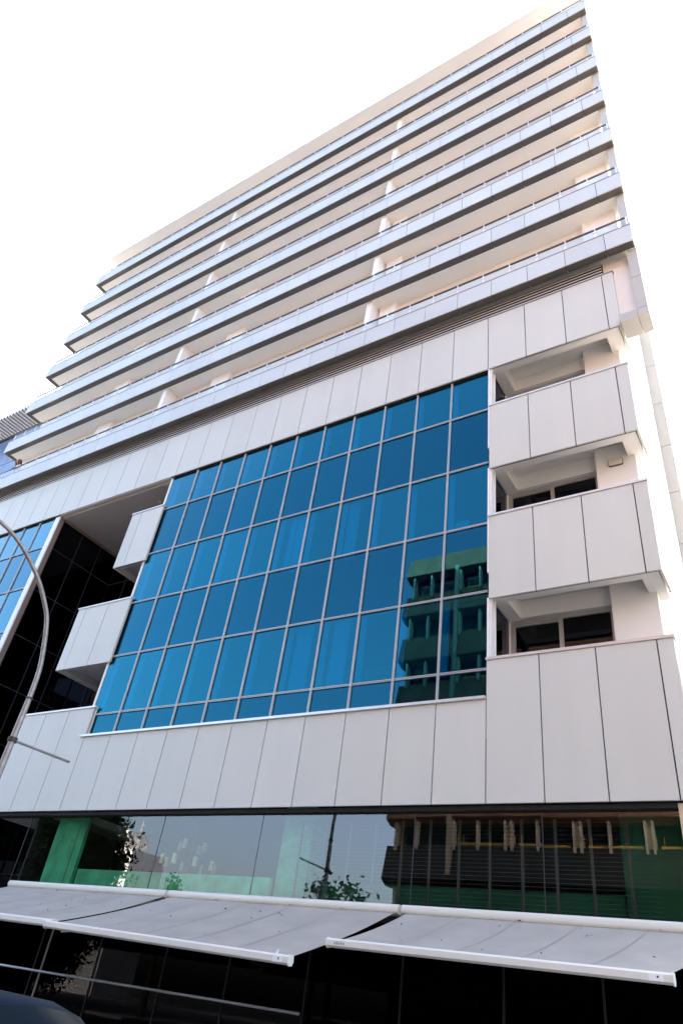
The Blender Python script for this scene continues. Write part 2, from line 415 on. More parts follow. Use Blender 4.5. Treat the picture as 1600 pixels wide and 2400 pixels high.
# rooms behind the glass
for a, b in ((-13.3, 0), (-28, -20.7)):
    for z0, z1 in ((14.55, 16.45), (10.44, 12.25), (7.62, 8.27)):
        MB().box(a, b, .09, .11, z0, z1).build('spandrel_board', M['spandrel'], B)
    for z0, z1 in ((16.5, 18.1), (12.36, 14.43), (8.3, 10.32)):
        MB().box(a, b, .12, 6, z0-.25, z0-.05).build('room_floor', M['room_grey'], B)
        MB().box(a, b, .3, 6, z1+.03, z1+.12).build('room_ceiling', M['room_white'], B)
        MB().box(a, b, 3.2, 3.3, z0-.05, z1+.03).build('room_wall', M['room_white'], B)
        for k in range(int((b-a)/1.2)+1):        # white blind strips hanging behind every mullion
            x = b - 1.2*k
            if x-.02 > a: boxpart('curtain', M['curtain'], B, max(a+.02, x-.02), x+.16, .13, .15, z0, z1)
for x0, x1, z0, z1 in ((-6.55, -5.95, 12.36, 14.43), (-5.75, -5.2, 8.3, 10.32), (-4.5, -4.0, 8.3, 10.32), (-6.8, -6.6, 12.36, 14.43), (-4.6, -4.2, 12.36, 14.43)):
    boxpart('curtain', M['curtain'], B, x0, x1, .18, .2, z0, z1)
for x0, x1, z0, z1 in ((-1.0, -.62, 12.40, 12.78), (-9.3, -8.8, 12.40, 12.56), (-8.2, -7.6, 12.40, 12.66)):
    mb = MB(); mb.box(x0, x0+.03, .2, .22, z0, z1); mb.box(x1-.03, x1, .2, .22, z0, z1); mb.box(x0+.03, x1-.03, .2, .22, z1-.03, z1); mb.box(x0+.03, x1-.03, .21, .22, z0, z1-.03)
    mb.build('window_box', M['curtain'], B)
# bright ceiling light troughs seen in the top row
for x0, x1 in ((-10.2, -9.1), (-9.0, -8.0), (-7.0, -6.2), (-5.9, -5.0)):
    boxpart('ceiling_trough', M['curtain'], B, x0, x1, .75, .80, 18.02, 18.06)
# left edge trims of the main glass and right edge trim of the left glass
MB().box(-13.44, -13.36, -.03, .35, 7.62, 18.1).build('edge_trim', M['trim_white'], B)
MB().box(-20.645, -20.33, -.05, .0, .13, 18.08).build('edge_trim', M['trim_white'], B)
MB().box(-20.64, -20.345, .001, .22, .13, 18.08).build('reveal', M['trim_brown'], B)
# --- recess between the two glass walls
RX0, RX1, RY = -20.33, -13.42, 3.55
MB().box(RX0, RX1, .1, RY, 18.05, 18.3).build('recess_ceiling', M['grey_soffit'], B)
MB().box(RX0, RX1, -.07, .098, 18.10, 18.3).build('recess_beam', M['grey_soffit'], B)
MB().box(-20.30, -20.22, .23, RY, 17.93, 18.04).build('ceiling_edge', M['trim_brown'], B)
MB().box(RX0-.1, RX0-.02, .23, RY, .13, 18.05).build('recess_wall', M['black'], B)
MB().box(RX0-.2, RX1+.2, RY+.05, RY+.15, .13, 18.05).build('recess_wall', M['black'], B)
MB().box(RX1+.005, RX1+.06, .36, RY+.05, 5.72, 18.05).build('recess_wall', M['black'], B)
ys = [.25, 1.34, 2.44, 3.55]
for z0, z1 in zip([.2, 2.2, 4.2, 6.2]+ZT[:0:-1], [2.2, 4.2, 6.2, 7.62]+ZT[-2::-1]):
    for a, b in zip(ys[:-1], ys[1:]):
        boxpart('side_pane', M['glass_dark'], B, RX0-.012, RX0, a+.02, b-.02, z0+.02, z1-.02)
    for a, b in zip([RX0+.05+1.13*k for k in range(6)], [RX0+.05+1.13*(k+1) for k in range(6)]):
        boxpart('back_pane', M['glass_dark'], B, a+.02, min(b, RX1)-.02, RY+.02, RY+.032, z0+.02, z1-.02)
    boxpart('transom', M['alu_dark'], B, RX0-.02, RX0+.02, .25, RY, z1-.018, z1+.018)
    boxpart('transom', M['alu_dark'], B, RX0+.03, RX1, RY-.02, RY+.018, z1-.018, z1+.018)
for a in ys[1:-1]: boxpart('mullion', M['alu_dark'], B, RX0-.018, RX0+.022, a-.018, a+.018, .2, 18.04)
for k in range(1, 6): boxpart('mullion', M['alu_dark'], B, RX0+.05+1.13*k-.018, RX0+.05+1.13*k+.018, RY-.022, RY+.016, .2, 18.04)
dl = MB().tube([(-15.0, .9, 18.045), (-15.0, .9, 18.03)], .06, 12).build('downlight', M['trim_white'], B)
# stepped balcony boxes in the recess
for x0, z0, z1, dep, jts in ((-14.97, 14.13, 16.63, 1.0, (-14.4,)), (-16.05, 10.1, 12.52, 1.9, (-15.6, -14.4))):
    e = [x0]+list(jts)+[-13.24]
    clad(e, z0, z1)
    MB().box(x0+.01, -13.25, YP+.05, YP+.1, z0+.02, z1-.02).build('panel_backing', M['joint'], B)
    MB().box(x0-.02, -13.22, YP-.03, YP+.16, z1+.005, z1+.055).build('capping', M['cap_light'], B)
    boxpart('cladding_panel', M['panel'], B, -13.29, -13.24, YP+.055, -.05, z0, z1)
    boxpart('cladding_panel', M['panel'], B, x0, x0+.05, YP+.055, dep, z0, z1)
    mb = MB(); mb.box(x0+.06, -13.45, YP+.11, .12, z0+.04, z0+.3); mb.box(x0+.06, x0+.3, .12, dep, z0+.04, z0+.3); mb.box(x0+.3, -13.45, .12, dep, z0+.22, z0+.3)
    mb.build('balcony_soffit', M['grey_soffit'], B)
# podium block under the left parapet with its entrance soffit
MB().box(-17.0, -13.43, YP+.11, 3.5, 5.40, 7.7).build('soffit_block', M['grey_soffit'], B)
boxpart('cladding_panel', M['panel'], B, -13.18, -13.12, YP+.055, -.02, 7.63, 8.5)
boxpart('cladding_panel', M['panel'], B, -17.05, -17.0, YP+.055, 3.5, 5.38, 8.5)
dl2 = MB().tube([(-15.6, 1.2, 5.398), (-15.6, 1.2, 5.37)], .11, 14).build('downlight', M['band'], B)
MB().box(-17.3, -14.75, 3.0, 3.5, 4.5, 5.3).build('entrance_beam', M['concrete_pale'], B)

MB().box(-27.6, 2.6, 6.1, 14, .13, 18.7).build('wall', M['white'], B)
# --- louvre band under the lowest balcony
lv = MB().box(-28, 3.68, .02, .1, 20.56, 21.3).build('louvre', M['slat_dark'], B)
for k in range(5):
    z = 20.665 + k*.135
    key = 'slat'
    if key not in _cache: _cache[key] = MB().prism([(-.04, -.022), (-.04, .022), (-.03, .022), (-.03, -.022)], 'x', -15.84, 15.84).mesh('slat', M['slat'])
    link('slat', _cache[key], lv, (-12.16, -.075, z))
MB().box(3.69, 4.43, .02, .3, 18.36, 21.29).build('wall', M['white'], B)

# --- the balcony tiers
XL, XR, YF, H, FH, Z1 = -28.03, 4.72, -.565, 3.039, .79, 21.10
SD = .285                                       # depth of the metal soffit
fe = [XL] + [3.93-1.207*k for k in range(26, -1, -1)] + [XR]
post_x = [4.62-.93*k for k in range(36)]
for k in range(7):
    z = Z1 + k*H
    for a, b in zip(fe[:-1], fe[1:]):
        boxpart('fascia_panel', M['fascia'], B, a+.009, b-.009, YF, YF+.03, z, z+FH)
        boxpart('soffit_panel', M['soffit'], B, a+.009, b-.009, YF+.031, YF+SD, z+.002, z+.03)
    MB().box(XL+.01, XR-.01, YF+.031, YF+.24, z+.05, z+FH-.02).build('fascia_core', M['joint'], B)
    MB().box(XL+.04, XR-.04, YF+.241, YF+.262, z+.305, z+FH-.02).build('parapet_lining', M['white'], B)
    MB().box(XL-.01, XR+.01, YF-.012, YF+.26, z+FH+.002, z+FH+.04).build('capping', M['cap'], B)
    # ends: the fascia turns the corner
    for xa, xb in ((XL, XL+.03), (XR-.03, XR)):
        boxpart('fascia_panel', M['fascia'], B, xa, xb, YF+.032, .39, z, z+FH)
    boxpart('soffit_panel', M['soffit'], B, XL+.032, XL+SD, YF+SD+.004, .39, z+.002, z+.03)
    # slab: pale ceiling below, tiled floor above
    if k: MB().box(XL+SD+.004, XR-.05, YF+SD+.004, .395, z+.012, z+.25).build('balcony_ceiling', M['ceiling'], B)
    MB().box(XL+.04, XR-.05, YF+.27, .395, z+.251, z+.3).build('balcony_floor', M['tile'], B)
    # railing: glass sheets held between thin posts under a dark handrail
    zr0, zr1 = z+FH+.045, z+FH+.60
    yr = YF+.12
    tr = MB(); 
    for a, b in zip([XL+.1]+post_x[::-1], post_x[::-1]+[]):
        if b-a > .1: tr.box(a+.022, b-.022, yr-.03, yr+.03, zr1, zr1+.035)
    rl = tr.build('railing', M['rail'], B)
    for a, b in zip(post_x[1:], post_x[:-1]):
        boxpart('glass_panel', M['glass_rail'], rl, a+.05, b-.05, yr-.006, yr+.006, zr0+.03, zr1-.05)
    for x in post_x:
        boxpart('post', M['post'], rl, x-.018, x+.018, yr-.02, yr+.02, zr0, zr1+.04)
    cl = MB()
    for x in post_x:
        for zc in (zr0+.14, zr0+.38):
            cl.box(x-.055, x-.02, yr-.018, yr-.008, zc-.02, zc+.02); cl.box(x+.02, x+.055, yr-.018, yr-.008, zc-.02, zc+.02)
    cl.build('clips', M['clip'], rl)['kind'] = 'stuff'
    zt = z+H                                    # underside of the tier above
    if k < 6:
        for x in (-16.0, -4.95):
            boxpart('divider', M['divider'], B, x, x+.24, -.24, .398, z+.3, zt+.011)
        for x0, x1 in ((-21.15, -20.1), (-13.35, -12.3), (-4.6, -3.9), (3.2, 4.3)):
            boxpart('column', M['divider'], B, x0, x1, .2, .398, z+.3, zt+.011)
        # glazed doors between the columns
        for x0, x1 in ((-27.3, -21.4), (-19.9, -16.3), (-15.5, -13.6), (-12.1, -5.2), (-3.7, 3.0)):
            fr_ = MB().box(x0, x1, .385, .399, z+.3, z+2.25).build('balcony_door', M['frame_grey'], B)
            n = max(1, round((x1-x0)/1.15)); st = (x1-x0)/n
            for j in range(n):
                boxpart('door_pane', M['door_curtain'], fr_, x0+j*st+.04, x0+(j+1)*st-.04, .375, .384, z+.36, z+2.19)
# cream metal frame standing at the right end of the tiers
zs = [18.02, 18.36, 19.75] + [Z1]
for a, b in zip(zs[:-1], zs[1:]):
    boxpart('frame_panel', M['frame_panel'], B, 4.44, 4.72, YF+SD+.01, .395, a+.008, b-.008)
MB().box(3.97, 4.43, YF+SD+.01, .395, 18.03, 18.35).build('frame_panel', M['frame_panel'], B)
for k in range(6):
    z = Z1+k*H
    boxpart('frame_panel', M['frame_panel'], B, 4.44, 4.68, YF+SD+.01, .395, z+FH+.05, z+H-.008)
# roof slab
MB().box(XL+.1, XR-.02, YF, .398, 42.30, 42.42).build('roof', M['ceiling'], B)
MB().box(XL+.07, XR+.01, YF-.03, YF-.002, 42.28, 42.44).build('roof_edge', M['trim_white'], B)

# --- ground floor windows between the cladding and the awnings
GX = [-14.6, -12.28, -8.98, -5.7, -1.63, 1.09, 3.55]
for a, b in zip(GX[:-1], GX[1:]):
    rot = (rng.normal(0, .0012), 0, rng.normal(0, .0012))
    boxpart('shop_pane', M['glass_clear'], B, a+.008, b-.008, .10, .112, 3.42, 5.26, rot)
    boxpart('pane_joint', M['alu_dark'], B, a-.008, a+.008, .095, .115, 3.42, 5.26)
MB().box(-17.0, 3.8, -.02, .3, 5.28, 5.36).build('window_head', M['joint'], B)
MB().box(3.56, 3.9, -.03, 1.4, .13, 5.35).build('corner_stone', M['concrete_pale'], B)
MB().box(-14.6, 3.55, .09, .4, 3.2, 3.40).build('window_base', M['dark_finish'], B)
# interior behind it
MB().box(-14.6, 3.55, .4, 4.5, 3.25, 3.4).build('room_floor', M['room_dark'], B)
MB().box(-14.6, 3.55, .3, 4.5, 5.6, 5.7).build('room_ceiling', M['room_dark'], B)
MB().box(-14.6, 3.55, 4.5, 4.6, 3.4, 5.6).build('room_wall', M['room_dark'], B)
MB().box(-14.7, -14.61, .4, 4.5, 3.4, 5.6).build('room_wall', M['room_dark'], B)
MB().box(-13.72, -12.42, .45, .56, 3.4, 5.6).build('green_pillar', M['green'], B)
MB().box(-12.3, -5.5, .5, .6, 3.4, 3.98).build('green_wall', M['green'], B)
MB().box(-5.5, -4.65, .7, 1.3, 3.4, 5.6).build('green_pillar', M['green'], B)
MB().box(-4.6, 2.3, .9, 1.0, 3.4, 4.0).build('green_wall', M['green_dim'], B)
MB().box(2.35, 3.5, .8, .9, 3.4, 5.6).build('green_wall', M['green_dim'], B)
bl = thing('venetian_blind', 'wide dark venetian blind behind the shop window on the right', 'blind', (-.95, .42, 3.45))
key = MB().prism([(-.022, -.006), (-.022, -.002), (.022, .008), (.022, .004)], 'x', -3.98, 3.98).mesh('slat', M['slat_wood'])
for i in range(23): link('slat', key, bl, (random.uniform(-.05, .05), 0, .03+i*.076))
for i in range(12): boxpart('tape', M['tape'], bl, -3.75+.66*i-.03, -3.75+.66*i+.03, -.03, -.024, 0, 1.75)
ch = thing('chandelier', 'red chandelier with cream shades hanging behind the left shop window', 'chandelier', (-9.62, 2.0, 4.3))
cb = MB(); cb.tube([(0, 0, -.15), (0, 0, 1.28)], .018, 6); cb.tube([(0, 0, -.2), (0, 0, -.05), (0, 0, .1)], [.02, .09, .03], 8)
cb.build('stem', M['red'], ch)
for n_, rad_, zb in ((8, .75, .05), (4, .4, .5)):
    for i in range(n_):
        a = 2*math.pi*i/n_+.2; c, s_ = math.cos(a), math.sin(a)
        ar = MB().tube([(0, 0, zb-.1), (c*rad_*.4, s_*rad_*.4, zb-.25), (c*rad_*.8, s_*rad_*.8, zb-.18), (c*rad_, s_*rad_, zb)], .014, 6).build('arm', M['red'], ch)
        MB().tube([(c*rad_, s_*rad_, zb), (c*rad_, s_*rad_, zb+.24)], [.075, .06], 10).build('shade', M['shade'], ar, True)

# --- shopfront under the awnings
SX = [-17.0, -14.6, -12.30, -10.05, -7.8, -5.9, -3.84, -1.7, .3, 2.0, 3.55]
for a, b in zip(SX[:-1], SX[1:]):
    boxpart('shop_pane', M['glass_shop'], B, a+.02, b-.02, .10, .112, .2, 3.2)
    boxpart('mullion', M['joint'], B, b-.02, b+.02, .08, .12, .2, 3.2)
MB().box(-12.03, -11.96, .085, .125, .2, 3.2).build('door_edge', M['trim_brown'], B)
MB().box(-17.0, 3.55, .13, 3.5, .13, .2).build('shop_floor', M['dark_finish'], B)
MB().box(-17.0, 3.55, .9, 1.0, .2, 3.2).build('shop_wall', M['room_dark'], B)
MB().tube([(-17, -.02, 1.55), (-3.84, -.02, 1.53)], .028, 10).build('hand_rail', M['alu'], B, True)
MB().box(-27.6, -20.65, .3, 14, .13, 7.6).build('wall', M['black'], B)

# ------------------------------------------------------------------ awnings
def awning(label, x0, x1, yb, zb0, zb1, xb0, xb1, sticker, prnt):
    t = thing('awning', label, 'awning', ((x0+x1)/2, 0, 3.4), 0, 'grey awnings over the shopfront')
    cx = (x0+x1)/2; o = lambda p: (p[0]-cx, p[1], p[2]-3.4)
    # cassette: rounded box along the wall
    pr = [(-.02, -.085), (-.26, -.085), (-.31, -.06), (-.335, -.01), (-.325, .05), (-.28, .085), (-.02, .09)]
    MB().prism(pr, 'x', x0-cx+.012, x1-cx-.012).build('cassette', M['awning_metal'], t, True)
    # fabric sheet with thickness and slight sag, seams across
    mb = MB(); nx, ny = 24, 10; fx0, fx1 = x0+.10, x1-.10; P = []
    for j in range(ny+1):
        v = j/ny
        for i in range(nx+1):
            u = i/nx
            xa = fx0+(fx1-fx0)*u; xb = xb0+.10+(xb1-xb0-.20)*u
            zb = zb0+(zb1-zb0)*u+.03
            x = xa+(xb-xa)*v; y = -.25+(yb+.05+.25)*v; z = 3.35+(zb-3.35)*v - .05*math.sin(math.pi*v) + .006*math.sin(u*23+v*3)*math.sin(math.pi*v)
            P.append(o((x, y, z)))
    n0 = len(P); mb.v = P + [(a, b, c-.006) for a, b, c in P]
    W = nx+1
    for j in range(ny):
        for i in range(nx):
            q = (j*W+i, j*W+i+1, (j+1)*W+i+1, (j+1)*W+i); mb.f += [q, tuple(n0+k for k in reversed(q))]
    for j in range(ny):
        for i in (0, nx): a = j*W+i; b = a+W; mb.f.append((a, b, n0+b, n0+a))
    mb.mi = [0]*len(mb.f)
    mb.build('fabric', M['awning'], t, True)
    for u in [k/5 for k in range(1, 5)]:
        sm = MB()
        for j in range(10):
            v0, v1 = j/10, (j+1)/10
            def S(v):
                xa = fx0+(fx1-fx0)*u; xb = xb0+.10+(xb1-xb0-.20)*u; zb = zb0+(zb1-zb0)*u+.03
                return o((xa+(xb-xa)*v, -.25+(yb+.30)*v, 3.35+(zb-3.35)*v-.05*math.sin(math.pi*v)+.006*math.sin(u*23+v*3)*math.sin(math.pi*v)+.004))
            a, b = S(v0), S(v1); d = .012
            sm.quad((a[0]-d, a[1], a[2]), (a[0]+d, a[1], a[2]), (b[0]+d, b[1], b[2]), (b[0]-d, b[1], b[2]))
        sm.build('seam', M['awning_seam'], t)
    # front bar with its half-round end caps
    prb = [(.045, .062), (-.045, .062), (-.085, .034), (-.085, -.044), (-.04, -.072), (.03, -.064), (.055, -.02)]
    fb = MB(); n = len(fb.v); k = len(prb)
    A = [o((xb0, yb+p, zb0+q)) for p, q in prb]; Bp = [o((xb1, yb+p, zb1+q)) for p, q in prb]
    fb.v = A+Bp
    for i in range(k): j = (i+1) % k; fb.f.append((i, j, k+j, k+i))
    fb.f += [tuple(range(k)), tuple(range(k, 2*k))]; fb.mi = [0]*len(fb.f)
    bar = fb.build('front_bar', M['awning_metal'], t)
    for xe, ze, s_ in ((xb0, zb0, -1), (xb1, zb1, 1)):
        ec = MB(); ec.prism([(p[0]*1.12+yb, p[1]*1.15+ze-3.4) for p in prb], 'x', xe-cx, xe-cx+s_*.02)
        ec.build('end_cap', M['awning_metal'], bar)
    if sticker:
        mb = MB(); mb.box(xb1-cx-.28, xb1-cx-.10, yb-.0885, yb-.0855, zb1-3.4-.045, zb1-3.4+.035); mb.build('sticker', M['sticker'], bar)
        MB().box(xb1-cx-.18, xb1-cx-.155, yb-.091, yb-.0887, zb1-3.4-.01, zb1-3.4+.016).build('sticker_dot', M['ink_dark'], bar)
    if prnt:
        mb = MB()
        for q in range(5): mb.box(xb0-cx+.14+q*.042, xb0-cx+.14+q*.042+.026, yb-.0875, yb-.0855, zb0-3.4-.028, zb0-3.4+.006+.008*(q % 2))
        mb.build('print', M['ink'], bar)
    # folding arms under the cloth
    for xe, s_ in ((xb0+.35, 1), (xb1-.35, -1)):
        ml = MB(); my = (yb-.1)*.55; mid = (xe+s_*.9, my, 3.35+(zb0-3.35)*(-my-.25)/(-yb-.3)-.2)
        ml.tube([o((xe+s_*.3, -.1, 3.26)), o(mid), o((xe, yb+.08, (zb0+zb1)/2-.02))], .025, 8)
        ml.build('arm', M['awning_metal'], t, True)
    return t
awning('leftmost grey awning, partly cut off at the left, over the dark shopfront', -14.02, -7.9, -3.3, 2.42, 2.36, -14.0, -7.72, False, False)
awning('middle grey awning with the longest drop, a white sticker on its front bar', -7.84, -1.66, -3.5, 2.32, 2.19, -7.66, -1.74, True, False)
awning('right-hand grey awning, drawn in higher than its neighbour', -1.6, 4.1, -2.55, 2.555, 2.52, -1.68, 3.58, True, True)
# dry leaves lying on the cloths
leafme = MB(); leafme.v = [(-.03, -.012, 0), (.0, -.02, .006), (.035, 0, .004), (.0, .018, .01)]; leafme.f = [(0, 1, 2, 3)]; leafme.mi = [0]
leafme = leafme.mesh('dry_leaf', M['leaf_dry'], fix=False)
spots = []
for k in range(44):
    a = random.choice([0, 1, 1, 2, 2])
    x0, x1, yb, zb = ((-13, -8, -3.3, 2.42), (-7.4, -2.0, -3.5, 2.28), (-1.3, 3.3, -2.55, 2.57))[a]
    v = random.random()**1.7*.85+.03; x = random.uniform(x0, x1)
    y = -.25+(yb+.3)*v; z = 3.35+(zb+.0-3.35)*v-.05*math.sin(math.pi*v)+.03
    o = link('dry_leaf', leafme, None, (x, y, z), (.3, 0, random.uniform(0, 6)))
    s_ = random.uniform(.5, 1.3); o.scale = (s_, s_, s_)
    tag(o, 'small dry brown leaf lying on the grey awning cloth', 'leaf', 'dry leaves on the awnings')

# ------------------------------------------------------------------ street lamp
def street_lamp(label, x, y, sgn, banner):
    t = thing('street_lamp', label, 'street lamp', (x, y, .13))
    MB().tube([(0, 0, 0), (0, 0, 2.5), (0, 0, 5.4), (0, 0, 5.9)], [.082, .075, .064, .056], 14).build('pole', M['pole'], t, True)
    MB().tube([(0, 0, 5.9), (0, 0, 5.93)], .074, 14).build('collar', M['band'], t)
    pts = [(0, 0, 5.93), (0, -.03, 6.5), (0, -.14, 7.0), (0, -.32, 7.55), (0, -.52, 7.86), (0, -.86, 8.24), (0, -1.31, 8.58), (0, -1.76, 8.82), (0, -2.24, 8.94), (0, -2.75, 8.98)]
    if sgn > 0: pts = [(0, -b*.45, 5.93+(c-5.93)*.55) for a, b, c in pts]
    # smooth the bend
    fine = []
    for i in range(len(pts)-1):
        p0, p1, p2, p3 = [Vector(pts[max(0, min(len(pts)-1, j))]) for j in (i-1, i, i+1, i+2)]
        for s_ in (0, .25, .5, .75): fine.append(.5*((2*p1)+(p2-p0)*s_+(2*p0-5*p1+4*p2-p3)*s_*s_+(3*p1-p0-3*p2+p3)*s_**3))
    fine.append(Vector(pts[-1]))
    MB().tube(fine, [.053-.012*i/len(fine) for i in range(len(fine))], 12).build('arm', M['pole'], t, True)
    e = Vector(pts[-1]); s_ = 1 if sgn > 0 else -1
    hd = MB().tube([e, e+Vector((0, s_*.15, .03)), e+Vector((0, s_*.4, .05)), e+Vector((0, s_*.62, .02)), e+Vector((0, s_*.7, 0))], [.05, .11, .14, .10, .02], 12).build('lamp_head', M['awning_metal'], t, True)
    MB().tube([e+Vector((0, s_*.25, -.06)), e+Vector((0, s_*.55, -.07))], [.09, .07], 10).build('lens', M['shade'], hd, True)
    if banner:
        bk = MB().tube([(0, 0, 5.01), (0, 0, 5.10)], .095, 14).build('clamp', M['band'], t)
        MB().tube([(0, .09, 5.055), (-.02, 1.46, 5.08)], .026, 10).build('banner_arm', M['pole'], bk, True)
    return t
street_lamp('tall grey street lamp with arched neck and straight side bar at the left', -7.62, -5.77, -1, True)
#street_lamp('shorter pale street lamp mirrored in the green pillar behind the shop glass', -19.7, -5.4, 1, False)

# ------------------------------------------------------------------ cars
def car(label, paint, loc, rz, group=None, L=4.2, Ht=1.40):
    t = thing('parked_car', label, 'car', loc, rz, group)
    W = .86
    # body: lower shell with a shaped side profile, lofted in sections along its length
    prof = [(-2.1, .35, .55), (-2.08, .30, .80), (-1.75, .25, .92), (-1.0, .22, .95), (0, .22, .95), (1.0, .22, .94), (1.75, .25, .84), (2.02, .30, .68), (2.1, .36, .55)]
    mb = MB(); ring = []
    for x, z0, z1 in prof:
        e = W*(1-.18*max(0, (abs(x)-1.3)/.8)**2)
        ring.append([(x, -e*.94, z0), (x, -e, (z0+z1)/2), (x, -e*.97, z1-.06), (x, -e*.86, z1), (x, 0, z1+.03), (x, e*.86, z1), (x, e*.97, z1-.06), (x, e, (z0+z1)/2), (x, e*.94, z0)])
    for r_ in ring: mb.v += r_
    k = len(ring[0])
    for i in range(len(ring)-1):
        for j in range(k): mb.f.append((i*k+j, i*k+(j+1) % k, (i+1)*k+(j+1) % k, (i+1)*k+j))
    mb.f += [tuple(range(k)), tuple(range((len(ring)-1)*k, len(ring)*k))]; mb.mi = [0]*len(mb.f)
    body = mb.build('body', paint, t, True)
    # cabin: glass sides under a curved roof
    mb = MB(); cab = [(-1.75, .95, .72), (-1.35, Ht-.06, .62), (-1.2, Ht-.02, .60), (-.5, Ht, .60), (.2, Ht-.01, .59), (.55, Ht-.07, .58), (1.2, .95, .70)]
    for x, z, hw in cab: mb.v += [(x, -hw-.08, .93), (x, -hw, z-.03), (x, -hw*.8, z), (x, 0, z+.025), (x, hw*.8, z), (x, hw, z-.03), (x, hw+.08, .93)]
    for i in range(len(cab)-1):
        for j in range(6):
            mb.f.append((i*7+j, i*7+j+1, (i+1)*7+j+1, (i+1)*7+j)); mb.mi.append(1 if (j in (0, 5) or i in (0, 5)) else 0)
    mb.build('cabin', [paint, M['car_glass']], t, True)
    for x in (-1.3, 1.3):
        for s_ in (-1, 1):
            y = s_*.80
            wh = MB().tube([(x, y-.1, .32), (x, y+.1, .32)], .32, 20).build('wheel', M['tyre'], t, True)
            MB().tube([(x, y+s_*.101, .32), (x, y+s_*.115, .32)], .2, 14).build('rim', M['rim'], wh)
    for s_ in (-1, 1):
        MB().box(2.0, 2.06, s_*.58-.16, s_*.58+.16, .62, .74).build('headlight', M['lamp_clear'], t)
        MB().box(-2.10, -2.04, s_*.62-.14, s_*.62+.14, .70, .86).build('tail_light', M['lamp_red'], t)
        MB().tube([(.85, s_*.92, .98), (.85, s_*1.02, 1.0)], [.04, .09], 8).build('mirror', paint, t, True)
    return t
car('dark blue car parked on the near side of the street, only its roof in view', M['car_blue'], (-1.5, -8.55, -.04), 0)
c0 = car('grey car parked along the far kerb, facing the glass front', M['car_grey'], (-7.5, -16.6, 0), math.pi, 'cars parked on the far kerb')
for x, rz, l in ((-13.2, 0, 'grey car at the far kerb, left of the others'), (-2.0, 0, 'grey car at the far kerb, nearest the camera')):
    c = copy_tree(c0); c.location = (x, -16.6, 0); c.rotation_euler.z = rz; c['label'] = l

# ------------------------------------------------------------------ person on the lowest balcony terrace
def skinned(name, verts, edges, rad, mt, parent, sub=1):
    me = bpy.data.meshes.new(name); me.from_pydata(verts, edges, []); me.materials.append(mt)
    o = link(name, me, parent)
    bm_ = o.modifiers.new('skin', 'SKIN'); me.skin_vertices[0].data[0].use_root = True
    for i, r_ in enumerate(rad):
        q = r_ if hasattr(r_, '__len__') else (r_, r_); me.skin_vertices[0].data[i].radius = q
    s_ = o.modifiers.new('sub', 'SUBSURF'); s_.levels = sub; s_.render_levels = sub
    return o
PX, PZ = -26.05, 21.36
pe = thing('person', 'woman with brown hair and white top leaning on the left end of the balcony rail', 'person', (PX, -.12, PZ))
V_ = [(0, .0, .92), (0, -.06, 1.12), (0, -.16, 1.30), (0, -.22, 1.42), (0, -.26, 1.50),
      (.10, .02, .88), (.10, .0, .48), (.10, .04, .07), (.10, -.10, .03), (-.10, .02, .88), (-.10, .0, .48), (-.10, .04, .07), (-.10, -.10, .03),
      (.17, -.19, 1.36), (.27, -.28, 1.15), (.02, -.36, 1.12), (-.17, -.19, 1.36), (-.27, -.28, 1.16), (-.03, -.38, 1.14)]
E_ = [(0, 1), (1, 2), (2, 3), (3, 4), (0, 5), (5, 6), (6, 7), (7, 8), (0, 9), (9, 10), (10, 11), (11, 12), (3, 13), (13, 14), (14, 15), (3, 16), (16, 17), (17, 18)]
Rr = [(.15, .11), (.12, .09), (.15, .10), (.11, .08), .05, (.09, .09), .06, .04, .035, (.09, .09), .06, .04, .035, .06, .042, .03, .06, .042, .03]
skinned('body', V_, E_, Rr, M['shirt'], pe, 2)
mb = MB()
hd_ = MB(); hd_.tube([(0, -.29, 1.47), (0, -.32, 1.52), (0, -.345, 1.58), (0, -.345, 1.64), (0, -.32, 1.70), (0, -.30, 1.725)], [.045, .068, .085, .092, .075, .03], 14)
hd_.build('head', M['skin'], pe, True)
fc = MB(); fc.tube([(0, -.43, 1.60), (0, -.45, 1.57)], [.012, .018], 6)
fc.build('nose', M['skin'], pe, True)
hr = MB(); hr.tube([(0, -.20, 1.36), (0, -.22, 1.48), (0, -.25, 1.60), (0, -.28, 1.70), (0, -.30, 1.755), (0, -.31, 1.775)], [.05, .12, .135, .125, .08, .02], 14)
for s_ in (-1, 1): hr.tube([(s_*.08, -.36, 1.68), (s_*.105, -.36, 1.58), (s_*.11, -.33, 1.45), (s_*.10, -.28, 1.36)], [.03, .045, .05, .02], 8)
hr.build('hair', M['hair'], pe, True)
for s_ in (-1, 1):
    hb = MB(); bx = -s_*.05+.0
    hb.tube([(s_*.03, -.365, 1.125), (bx, -.39, 1.13), (bx-s_*.05, -.40, 1.13)], [.03, .038, .03], 8)
    for f in range(4): hb.tube([(bx-s_*.05, -.42+f*.018, 1.135), (bx-s_*.09, -.425+f*.018, 1.13), (bx-s_*.12, -.42+f*.018, 1.115)], [.009, .009, .007], 6)
    hb.tube([(bx-s_*.01, -.36, 1.15), (bx-s_*.05, -.34, 1.165)], [.011, .009], 6)
    hb.build('hand', M['skin'], pe, True)
    MB().tube([(s_*.255, -.285, 1.155), (s_*.15, -.325, 1.14), (s_*.03, -.365, 1.125)], [.044, .037, .032], 10).build('forearm', M['skin'], pe, True)
    MB().tube([(s_*.10, .0, .93), (s_*.10, 0, .5), (s_*.10, .03, .06)], [.115, .075, .055], 10).build('trouser_leg', M['trousers'], pe, True)

